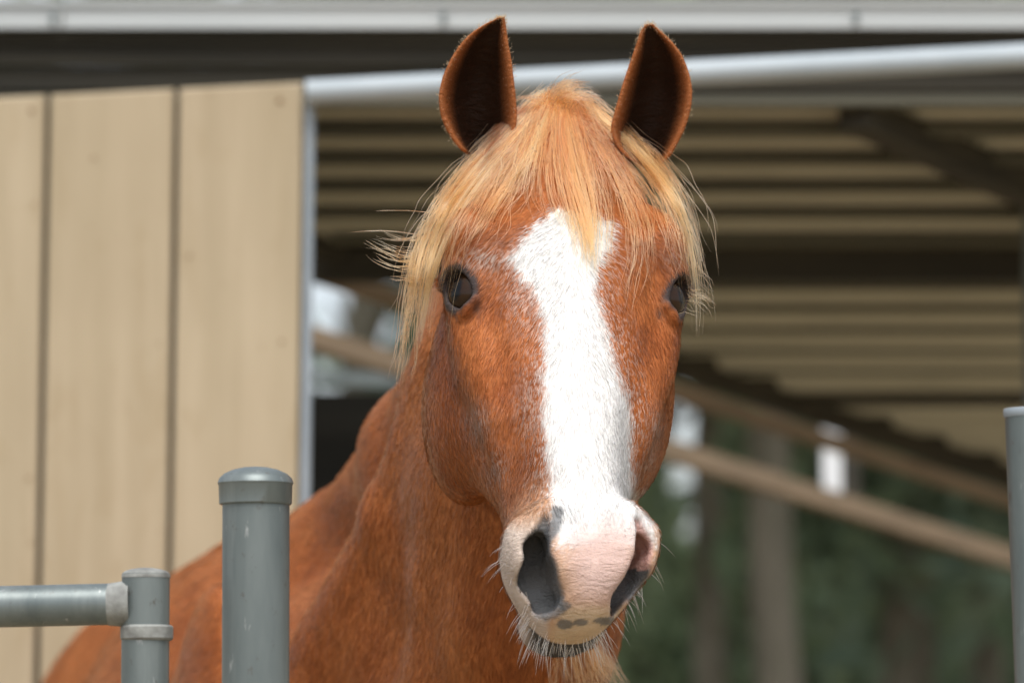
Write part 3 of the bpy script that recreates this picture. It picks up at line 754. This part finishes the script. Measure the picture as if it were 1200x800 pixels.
mu = nt.nodes.new('ShaderNodeMath'); mu.operation = 'MULTIPLY'; nt.links.new(ad.outputs[0], mu.inputs[0]); nt.links.new(ba.outputs['Fac'], mu.inputs[1])
bump(nt, b, mu.outputs[0], .6, .006)
b.inputs['Subsurface Weight'].default_value = .06; b.inputs['Subsurface Radius'].default_value = (.01, .004, .002)
body = bpy.data.objects.new('body', me); col.objects.link(body); me.materials.append(m); body.parent = horse

# ---------------------------------------------------------------- eyes
def uvsphere(c, R, o, rings=28, seg=40):
    vs, fs, lat = [], [], []
    o = o/np.linalg.norm(o); a = np.cross(o, [0, 0, 1]); a /= np.linalg.norm(a); bb = np.cross(o, a)
    for i in range(rings+1):
        th = math.pi*i/rings; r2 = R
        for k in range(seg):
            ph = 2*math.pi*k/seg
            vs.append(c+r2*(o*math.cos(th)+(a*math.cos(ph)+bb*math.sin(ph))*math.sin(th))); lat.append((th, ph))
    for i in range(rings):
        for k in range(seg): fs.append((i*seg+k, i*seg+(k+1) % seg, (i+1)*seg+(k+1) % seg, (i+1)*seg+k))
    return vs, fs, np.array(lat)
em, nt, b = material('eye', (.02, .01, .006), .05, 0, .24)
ca = nt.nodes.new('ShaderNodeAttribute'); ca.attribute_name = 'eye_color'; nt.links.new(ca.outputs['Color'], b.inputs['Base Color'])
for s in (-1, 1):
    cl = EYE_C*np.array([s, 1, 1]); ol = EO*np.array([s, 1, 1])
    vs, fs, lat = uvsphere(to_world(cl+ol*.0012)-base, EYE_R, RH@ol)
    mb = MB(); mb.add(vs, fs); em_ = mb.mesh('eye', True)
    th, ph = lat[:, 0], lat[:, 1]
    cc = np.tile([.026, .012, .005], (len(th), 1)); cc = mixc(cc, (.004, .004, .005), sst(.42, .30, th*(1+.25*np.cos(2*ph))))
    cc = mixc(cc, (.012, .008, .006), sst(.72, .80, th)); cc = mixc(cc, (.05, .04, .035), sst(.98, 1.15, th))
    a_ = em_.attributes.new('eye_color', 'FLOAT_COLOR', 'POINT'); a_.data.foreach_set('color', np.c_[cc, np.ones(len(cc))].ravel().astype(f4))
    o = bpy.data.objects.new('eye', em_); col.objects.link(o); em_.materials.append(em); o.parent = horse

# ---------------------------------------------------------------- hair
def hair_object(name, pts, rad, color, mat, normal=None, parent=horse):
    """pts (n,k,3) world; rad (n,k); color (n,3)"""
    n, k, _ = pts.shape
    hc = bpy.data.hair_curves.new(name); hc.add_curves([k]*n)
    hc.position_data.foreach_set('vector', (pts-base).reshape(-1).astype(f4))
    a = hc.attributes.get('radius') or hc.attributes.new('radius', 'FLOAT', 'POINT'); a.data.foreach_set('value', rad.reshape(-1).astype(f4))
    if color.ndim == 2: a = hc.attributes.new('hair_color', 'FLOAT_COLOR', 'CURVE')
    else: a = hc.attributes.new('hair_color', 'FLOAT_COLOR', 'POINT'); color = color.reshape(-1, 3)
    a.data.foreach_set('color', np.c_[color, np.ones(len(color))].ravel().astype(f4))
    if normal is not None:
        a = hc.attributes.new('surf_normal', 'FLOAT_VECTOR', 'CURVE'); a.data.foreach_set('vector', normal.reshape(-1).astype(f4))
    o = bpy.data.objects.new(name, hc); col.objects.link(o); hc.materials.append(mat); o.parent = parent
    return o
scene.cycles_curves.shape = 'RIBBONS'; scene.cycles_curves.subdivisions = 2
cm, nt, b = material('coat_hair', CHEST, .38, 0, .16)
ca = nt.nodes.new('ShaderNodeAttribute'); ca.attribute_name = 'hair_color'; nt.links.new(ca.outputs['Color'], b.inputs['Base Color'])
na = nt.nodes.new('ShaderNodeAttribute'); na.attribute_name = 'surf_normal'; nt.links.new(na.outputs['Vector'], b.inputs['Normal'])
# sample roots on the body surface
tri = np.concatenate([Q[:, [0, 1, 2]], Q[:, [0, 2, 3]]])
ta, tb, tc = V[tri[:, 0]], V[tri[:, 1]], V[tri[:, 2]]
area = np.linalg.norm(np.cross(tb-ta, tc-ta), axis=1)/2; cen = (ta+tb+tc)/3; cn = NRM[tri[:, 0]]
uu, vv_ = project(cen); view = (CAM-cen); view /= np.linalg.norm(view, axis=1)[:, None]
fac = (cn*view).sum(1)
wgt = np.where(fac > -.15, 1.0, .12)*np.where((uu > -60) & (uu < 1260) & (vv_ < 860), 1.0, .03)
lh = to_head(cen); isH = sdf_head(lh) < .012
wgt *= np.where(isH, 1.0, np.where(cen[:, 1] > 5.3, .25, .55))
pr = area*wgt; pr /= pr.sum()
NH = 230000
ti = rng.choice(len(tri), NH, p=pr); r1, r2 = rng.uniform(0, 1, NH), rng.uniform(0, 1, NH); sw = r1+r2 > 1; r1[sw] = 1-r1[sw]; r2[sw] = 1-r2[sw]
R0 = ta[ti]+(tb[ti]-ta[ti])*r1[:, None]+(tc[ti]-ta[ti])*r2[:, None]
NN = NRM[tri[ti, 0]]*(1-r1-r2)[:, None]+NRM[tri[ti, 1]]*r1[:, None]+NRM[tri[ti, 2]]*r2[:, None]; NN /= np.linalg.norm(NN, axis=1)[:, None]
hcol, bare, L, u, v = coat(R0, NN, True)
inh = sdf_head(L) < .012
keep = rng.uniform(0, 1, NH) > bare*np.where(cavity(L) < .004, 1.0, .93)
R0, NN, hcol, bare, L, inh = R0[keep], NN[keep], hcol[keep], bare[keep], L[keep], inh[keep]; n = len(R0)
dirL = np.stack([np.sign(L[:, 0])*(.55*sst(.40, .15, L[:, 1])+.12)*sst(0, .02, np.abs(L[:, 0])), np.ones(n)*(.35+.65*sst(.13, .26, L[:, 1])), np.zeros(n)], 1)
D_ = np.where(inh[:, None], dirL@RH.T, np.array([-.25, .30, -.92])[None])
wob = np.stack([fbm(R0, 35, 20+k)-.5 for k in range(3)], 1)*1.5+rng.normal(size=(n, 3))*.16
D_ = D_/np.linalg.norm(D_, axis=1)[:, None]+wob*.7
D_ -= NN*(D_*NN).sum(1)[:, None]; D_ /= np.linalg.norm(D_, axis=1)[:, None]
ln = np.where(inh, .0075, .011)*rng.uniform(.6, 1.3, n)*(1-.6*bare)*np.where(R0[:, 1] > 5.3, 1.4, 1)
lift = rng.uniform(.06, .26, n)
P0 = R0-NN*.0004; P1 = R0+D_*(ln*.5)[:, None]+NN*(ln*lift*.8)[:, None]; P2 = R0+D_*ln[:, None]+NN*(ln*lift)[:, None]
rad = np.where(inh, .00024, .00034)*np.where(R0[:, 1] > 5.3, 1.6, 1)
rad = rad[:, None]*np.array([1, .85, .15])[None]
tnt = NN*.88+D_*(-.12)+rng.normal(size=(n, 3))*.10; tnt /= np.linalg.norm(tnt, axis=1)[:, None]
hair_object('coat', np.stack([P0, P1, P2], 1), rad, hcol, cm, tnt)

# long hair: strands run between guide curves drawn over the face and settle on the surface
def march(px, py, lo=3.75, hi=4.9):
    r = FWD+np.array([1., 0, 0])*((px-600)/FPX)[:, None]+UP*((400-py)/FPX)[:, None]; r /= np.linalg.norm(r, axis=1)[:, None]
    t = np.full(len(px), lo); hit = np.zeros(len(px), bool); best = np.full(len(px), 9.0); bt = t.copy()
    for _ in range(60):
        f = sdf(CAM+r*t[:, None]); nb = f < best; best[nb] = f[nb]; bt[nb] = t[nb]
        hit |= f < .0006; t = np.where(hit, t, t+np.maximum(f, .0005)*.8)
        if ((t > hi) | hit).all(): break
    return CAM+r*np.where(hit, t, np.clip(bt, lo, hi))[:, None], hit
MU, MV = np.arange(340, 880, 5.0), np.arange(80, 470, 5.0)
gu, gv = np.meshgrid(MU, MV); DM = ((march(gu.ravel(), gv.ravel())[0]-CAM)@FWD).reshape(gu.shape)
def depth_at(px, py):
    a = np.clip((px-MU[0])/5, 0, len(MU)-1.001); b = np.clip((py-MV[0])/5, 0, len(MV)-1.001); i, j = a.astype(int), b.astype(int); fa, fb = a-i, b-j
    return DM[j, i]*(1-fa)*(1-fb)+DM[j, i+1]*fa*(1-fb)+DM[j+1, i]*(1-fa)*fb+DM[j+1, i+1]*fa*fb
lm, nt, b = material('long_hair', (.6, .36, .16), .35, 0, .4)
nt.nodes.remove(b)
ph = nt.nodes.new('ShaderNodeBsdfHairPrincipled'); ph.model = 'CHIANG'; ph.parametrization = 'COLOR'
ph.inputs['Roughness'].default_value = .32; ph.inputs['Radial Roughness'].default_value = .5; ph.inputs['Coat'].default_value = .0
ca = nt.nodes.new('ShaderNodeAttribute'); ca.attribute_name = 'hair_color'; nt.links.new(ca.outputs['Color'], ph.inputs['Color'])
nt.links.new(ph.outputs[0], nt.nodes['Material Output'].inputs['Surface'])
HAIR = [np.array([.46, .145, .046]), np.array([.56, .205, .070]), np.array([.27, .068, .019]), np.array([.70, .36, .14])]
def resample(g, k):
    g = np.array(g, float); s = np.r_[0, np.cumsum(np.linalg.norm(np.diff(g, axis=0), axis=1))]; s /= s[-1]
    t = np.linspace(0, 1, k)
    # smooth the polyline a little
    out = np.stack([np.interp(t, s, g[:, j]) for j in range(g.shape[1])], 1)
    for _ in range(3): out[1:-1] = out[:-2]*.25+out[1:-1]*.5+out[2:]*.25
    return out
def strands(guides, n, k=12, spread=5.0, clump=26, lift=(.004, .016), rad=.00024, pale=None, wild=.055, tipfrac=(.6, 1.0), end_lift=.0, lo=3.75):
    Gd = np.array([resample(g, k) for g in guides]); m = len(Gd)
    pos = rng.uniform(0, m-1, clump*m); i0 = np.minimum(pos.astype(int), m-2); fr = (pos-i0)[:, None, None]
    C = Gd[i0]*(1-fr)+Gd[i0+1]*fr                                       # clump centre curves (px)
    C += rng.normal(size=(len(C), 1, 2))*spread*.6*np.linspace(.5, 1.3, k)[None, :, None]+np.cumsum(rng.normal(size=(len(C), k, 2))*spread*.13, 1)
    tt = np.linspace(0, 1, k)
    cl = rng.integers(0, len(C), n); S = C[cl].copy()
    tf = rng.uniform(*tipfrac, n)
    # shorten: re-param along the strand
    idx = tt[None]*tf[:, None]*(k-1); a = np.minimum(idx.astype(int), k-2); fr = (idx-a)[..., None]
    S = np.take_along_axis(S, a[..., None].repeat(2, 2), 1)*(1-fr)+np.take_along_axis(S, (a+1)[..., None].repeat(2, 2), 1)*fr
    own = rng.normal(size=(n, 1, 2))*spread*.38*(1-.65*tt[None, :, None])
    S += own + np.cumsum(rng.normal(size=(n, k, 2))*spread*wild, 1)
    phs = rng.uniform(0, 6.28, (n, 1)); S[..., 0] += np.sin(tt[None]*rng.uniform(3, 9, (n, 1))+phs)*spread*.22*tt[None]
    # depth along the strand: smooth, never diving behind the surface
    dep = depth_at(S[..., 0], S[..., 1]) if S[..., 1].mean() < 470 else ((march(S[..., 0].ravel(), S[..., 1].ravel(), lo, 5.2)[0]-CAM)@FWD).reshape(n, k)
    for _ in range(4): dep[:, 1:-1] = np.minimum(dep[:, 1:-1], dep[:, :-2]*.3+dep[:, 1:-1]*.4+dep[:, 2:]*.3+.001)
    dep = np.minimum(dep, np.minimum.accumulate(dep, 1)+.012)
    lf = rng.uniform(*lift, n)[:, None]*np.sin(np.clip(tt*1.6+.12, 0, 1.5))[None]+end_lift*tt[None]**2
    r = FWD+np.array([1., 0, 0])*((S[..., 0]-600)/FPX)[..., None]+UP*((400-S[..., 1])/FPX)[..., None]
    W = CAM+r*(dep-lf)[..., None]
    ci_ = rng.choice(len(HAIR), len(C), p=[.38, .24, .28, .10] if pale is None else pale)
    cc = np.array(HAIR)[ci_][cl]*rng.uniform(.8, 1.15, (n, 1))
    rr = rad*rng.uniform(.7, 1.3, (n, 1))*np.array([.9]+[1]*(k-4)+[.8, .5, .12])[None]
    tip = np.clip((S[..., 1]-170)/150, 0, 1)[..., None] if S[..., 1].mean() < 470 else np.full((n, k, 1), .5)
    cc = cc[:, None]*(1-tip*.42)+np.array([.68, .285, .095])*rng.uniform(.8, 1.1, (n, 1, 1))*tip*.42
    return W, rr, np.clip(cc, 0, .95)
FL = [  # from the poll towards the picture's left
 [(640, 112), (590, 150), (545, 195), (510, 235), (487, 275), (478, 330), (474, 392)],
 [(642, 112), (596, 158), (552, 205), (520, 250), (500, 300), (494, 360), (490, 425)],
 [(645, 113), (603, 162), (566, 210), (538, 250), (516, 285), (504, 330), (497, 395)],
 [(648, 113), (612, 165), (582, 210), (556, 250), (532, 282), (512, 306)],
 [(650, 114), (622, 168), (598, 212), (577, 246), (552, 278)],
 [(652, 114), (632, 170), (614, 215), (600, 240), (582, 268)]]
FC = [
 [(650, 112), (634, 160), (622, 205), (622, 238), (640, 262)],
 [(654, 112), (645, 160), (640, 205), (650, 245), (672, 275)],
 [(657, 112), (655, 160), (660, 205), (677, 250), (688, 290), (691, 325)],
 [(660, 112), (664, 160), (674, 205), (688, 250), (694, 290), (690, 318)],
 [(664, 113), (676, 160), (688, 205), (697, 245), (697, 280), (688, 305)],
 [(668, 114), (690, 165), (706, 210), (712, 245), (706, 275)]]
FR = [
 [(670, 114), (700, 165), (722, 210), (738, 250), (744, 300), (728, 352)],
 [(673, 114), (708, 165), (736, 210), (755, 250), (766, 290), (750, 345)],
 [(676, 115), (718, 165), (750, 205), (775, 240), (790, 270), (800, 300)],
 [(680, 116), (728, 165), (764, 200), (790, 235), (802, 275), (812, 318)],
 [(684, 118), (736, 165), (772, 195), (792, 228), (809, 270), (820, 325), (817, 392)],
 [(688, 120), (742, 166), (778, 192), (796, 222), (812, 258), (822, 300)]]
parts = [strands(FL, 370, 13, 10, 10, lift=(.002, .010), tipfrac=(.40, 1.0)), strands(FC, 280, 11, 9, 7, lift=(.003, .013), tipfrac=(.45, 1)), strands(FR, 190, 12, 10, 7, lift=(.002, .010), tipfrac=(.40, 1)),
         strands(FR[3:], 45, 12, 6, 10, pale=[.1, .3, .02, .58]), strands(FL[:2], 55, 12, 8, 10, pale=[.2, .4, .05, .35]),
         strands(FC[2:5], 95, 12, 4.5, 3, lift=(.004, .014), tipfrac=(.82, 1.0)),
         strands([FR[4], [(q[0]-5, q[1]) for q in FR[4]]], 34, 13, 5, 3, tipfrac=(.8, 1), pale=[.2, .4, .05, .35]), strands([FL[1], FL[2]], 60, 13, 5, 3, tipfrac=(.85, 1), pale=[.25, .45, .05, .25]),
         # loose single hairs over the eye and blaze
         strands(FC[3:]+FR[:2], 46, 12, 12, 6, wild=.12, tipfrac=(1.0, 1.0)), strands(FL, 110, 12, 16, 8, wild=.2), strands(FR, 60, 12, 14, 8, wild=.2),
         strands([[(482, 300), (474, 360), (466, 420), (456, 466)], [(490, 310), (484, 370), (480, 420), (474, 462)]], 40, 12, 8, 5, wild=.12, lift=(.001, .006)),
         # the little tuft that stands up on the poll
         strands([[(640, 125), (640, 112), (648, 102), (668, 98)], [(655, 125), (655, 108), (664, 100), (684, 106)], [(668, 125), (672, 112), (690, 112), (712, 128)], [(640, 124), (622, 112), (606, 118), (600, 128)]], 300, 9, 7, 10, lift=(.004, .02), wild=.1, tipfrac=(.7, 1)),
         # wisps flying out at the left
         strands([[(505, 262), (480, 282), (455, 268), (440, 258)], [(500, 285), (478, 290), (450, 284), (425, 288)], [(492, 300), (475, 310), (455, 298), (428, 282)], [(490, 320), (474, 322), (452, 318), (432, 312)]], 44, 9, 7, 5, wild=.1, pale=[.3, .4, .2, .1]),
         strands([[(480, 300), (430, 292), (400, 294), (365, 300)], [(540, 168), (522, 172), (512, 176), (504, 178)]], 4, 9, 2, 2),
         strands([[(815, 290), (824, 300), (832, 318), (838, 322)], [(800, 375), (812, 378), (818, 385), (826, 392)]], 26, 8, 8, 4, wild=.12)]
hair_object('forelock', np.concatenate([resamp for resamp in [np.stack([np.stack([np.interp(np.linspace(0, 1, 12), np.linspace(0, 1, p[0].shape[1]), s[:, j]) for j in range(3)], 1) for s in p[0]]) for p in parts]]),
            np.concatenate([np.stack([np.interp(np.linspace(0, 1, 12), np.linspace(0, 1, p[1].shape[1]), s) for s in p[1]]) for p in parts]), np.concatenate([np.stack([np.stack([np.interp(np.linspace(0, 1, 12), np.linspace(0, 1, p[2].shape[1]), s[:, j]) for j in range(3)], 1) for s in p[2]]) for p in parts]), lm)

# mane on the far side of the crest, hanging down behind the jaw
n = 1500; k = 12; s = rng.uniform(.30, 1, n)
CR = np.array([(.052, 4.33, 1.80), (-.02, 4.56, 1.70), (-.10, 4.85, 1.585), (-.20, 5.25, 1.46)]); CRr = np.array([.055, .058, .06, .075])
cpt = np.stack([np.interp(s*3, [0, 1, 2, 3], CR[:, j]) for j in range(3)], 1); cr_ = np.interp(s*3, [0, 1, 2, 3], CRr)
tt = np.linspace(0, 1, k)
root = cpt+np.array([.45, .25, .85])*cr_[:, None]*.96+rng.normal(size=(n, 3))*.006
L_ = rng.uniform(.18, .32, n)*(1-.25*s)
out = np.array([.93, .25, 0])
ang = np.clip(tt*2.2, 0, 1)*1.45
Wp = root[:, None]+np.cumsum(np.stack([(out[0]*np.cos(ang))[None]*(L_/k)[:, None], (out[1]*np.cos(ang))[None]*(L_/k)[:, None], -np.sin(ang)[None]*(L_/k)[:, None]], -1)*1.0, 1)
Wp += np.cumsum(rng.normal(size=(n, k, 3))*.0018, 1)
for _ in range(4):   # keep strands outside the neck
    f = sdf(Wp.reshape(-1, 3)).reshape(n, k); gg = np.array([1.0, .1, .05])
    Wp += gg[None, None]*np.maximum(.006-f, 0)[..., None]
hair_object('mane', Wp, np.full((n, k), .0004)*np.array([1]*(k-3)+[.8, .5, .15])[None], np.array(HAIR)[rng.choice(4, n, p=[.4, .3, .2, .1])]*rng.uniform(.8, 1.1, (n, 1)), lm)
# throat hair that shows pale under the chin
thr = strands([[(640, 735), (648, 765), (650, 790), (640, 830)], [(672, 738), (685, 770), (694, 795), (702, 830)], [(690, 742), (708, 765), (722, 785), (740, 815)]], 230, 8, 13, 12, lift=(.001, .010), pale=[.5, .25, .24, .01], lo=4.30)
hair_object('beard', *thr, lm)
# whiskers
n = 170
th = rng.uniform(-1.5, 1.5, n)
Lw = np.stack([.058*np.sin(th), .60-.0*th, -.05-.06*rng.uniform(0, 1, n)], 1); Lw[:, 1] = .555+.055*np.cos(th)
sideN = rng.uniform(0, 1, n) < .35
Lw[sideN] = np.stack([rng.choice([-1, 1], sideN.sum())*.07, rng.uniform(.49, .58, sideN.sum()), rng.uniform(-.07, -.02, sideN.sum())], 1)
Pw = to_world(Lw)
for _ in range(6):
    f = sdf(Pw); g = grad(Pw); g /= np.linalg.norm(g, axis=1)[:, None]; Pw = Pw-g*f[:, None]*.9
g = grad(Pw); g /= np.linalg.norm(g, axis=1)[:, None]
dw = g+np.array([0, 0, -.45])+rng.normal(size=(n, 3))*.25; dw /= np.linalg.norm(dw, axis=1)[:, None]
lw = (.006+.020*rng.uniform(0, 1, n)**1.6)[:, None]; k = 6; tt = np.linspace(0, 1, k)
Ww = Pw[:, None]+dw[:, None]*(lw*tt[None])[..., None]+np.array([0, 0, -.35])*(lw*tt[None]**2)[..., None]
hair_object('whiskers', Ww, np.full((n, k), .00022)*np.array([1, 1, .9, .8, .5, .15])[None], np.tile([.74, .60, .44], (n, 1))*rng.uniform(.35, 1.15, (n, 1)), lm)
# short fringe on the ear rims
Pf, Df = [], []
for ev, dk in EARS:
    rim = np.where((dk[:, 1] > .86) & (dk[:, 2] > .05))[0]; ii = rng.choice(rim, 1300)
    p = ev[ii]+rng.normal(size=(1300, 3))*.0012; c = ev[np.argsort(np.abs(dk[:, 2]-.5))[:40]].mean(0)
    d_ = p-c; d_[:, 1] = -abs(d_[:, 1])*.2; d_ /= np.linalg.norm(d_, axis=1)[:, None]; d_ = d_*.6+np.array([0, -.1, .6])+rng.normal(size=(1300, 3))*.3
    d_ /= np.linalg.norm(d_, axis=1)[:, None]; Pf.append(p); Df.append(d_)
Pf, Df = np.concatenate(Pf), np.concatenate(Df); n = len(Pf); lf = rng.uniform(.001, .0032, n)[:, None]
Wf = Pf[:, None]+Df[:, None]*(lf*np.array([0, .5, 1])[None])[..., None]
hair_object('ear_fringe', Wf, np.full((n, 3), .00018)*np.array([1, .8, .2])[None], np.tile([.38, .13, .04], (n, 1))*rng.uniform(.7, 1.3, (n, 1)), lm)
# lashes on the upper lids
Pl, Dl = [], []
for s in (-1, 1):
    for q in np.linspace(-1, 1, 34):
        p = EYE_C+EO*.0285-EL*(.0165-.004*q*q)+EM[2]*.013*q+rng.normal(size=3)*.0008
        dd = EO*.9+EL*.35+EM[2]*.45*q+rng.normal(size=3)*.15
        Pl.append(p*[s, 1, 1]); Dl.append(dd*[s, 1, 1])
Pl = to_world(Pl); Dl = np.array(Dl)@RH.T; n = len(Pl); ll = rng.uniform(.008, .014, n)[:, None]; tt = np.linspace(0, 1, 5)
Wl = Pl[:, None]+Dl[:, None]*(ll*tt[None])[..., None]+np.array([0, 0, .3])*(ll*tt[None]**2)[..., None]
hair_object('eyelashes', Wl, np.full((n, 5), .00025)*np.array([1, 1, .8, .6, .2])[None], np.tile([.10, .05, .03], (n, 1)), lm)
# tail
n = 500; k = 14; tt = np.linspace(0, 1, k); root = np.array([-.47, 6.58, 1.30])
Wt = root+np.stack([tt*0, .10*np.sin(tt*2.2), -.95*tt**1.2], 1)[None]+rng.normal(size=(n, 1, 3))*np.array([.03, .02, .02])+np.cumsum(rng.normal(size=(n, k, 3))*.004, 1)
hair_object('tail', Wt, np.full((n, k), .0012)*np.array([1]*(k-3)+[.8, .5, .15])[None], np.array(HAIR)[rng.choice(3, n)]*.8, lm)
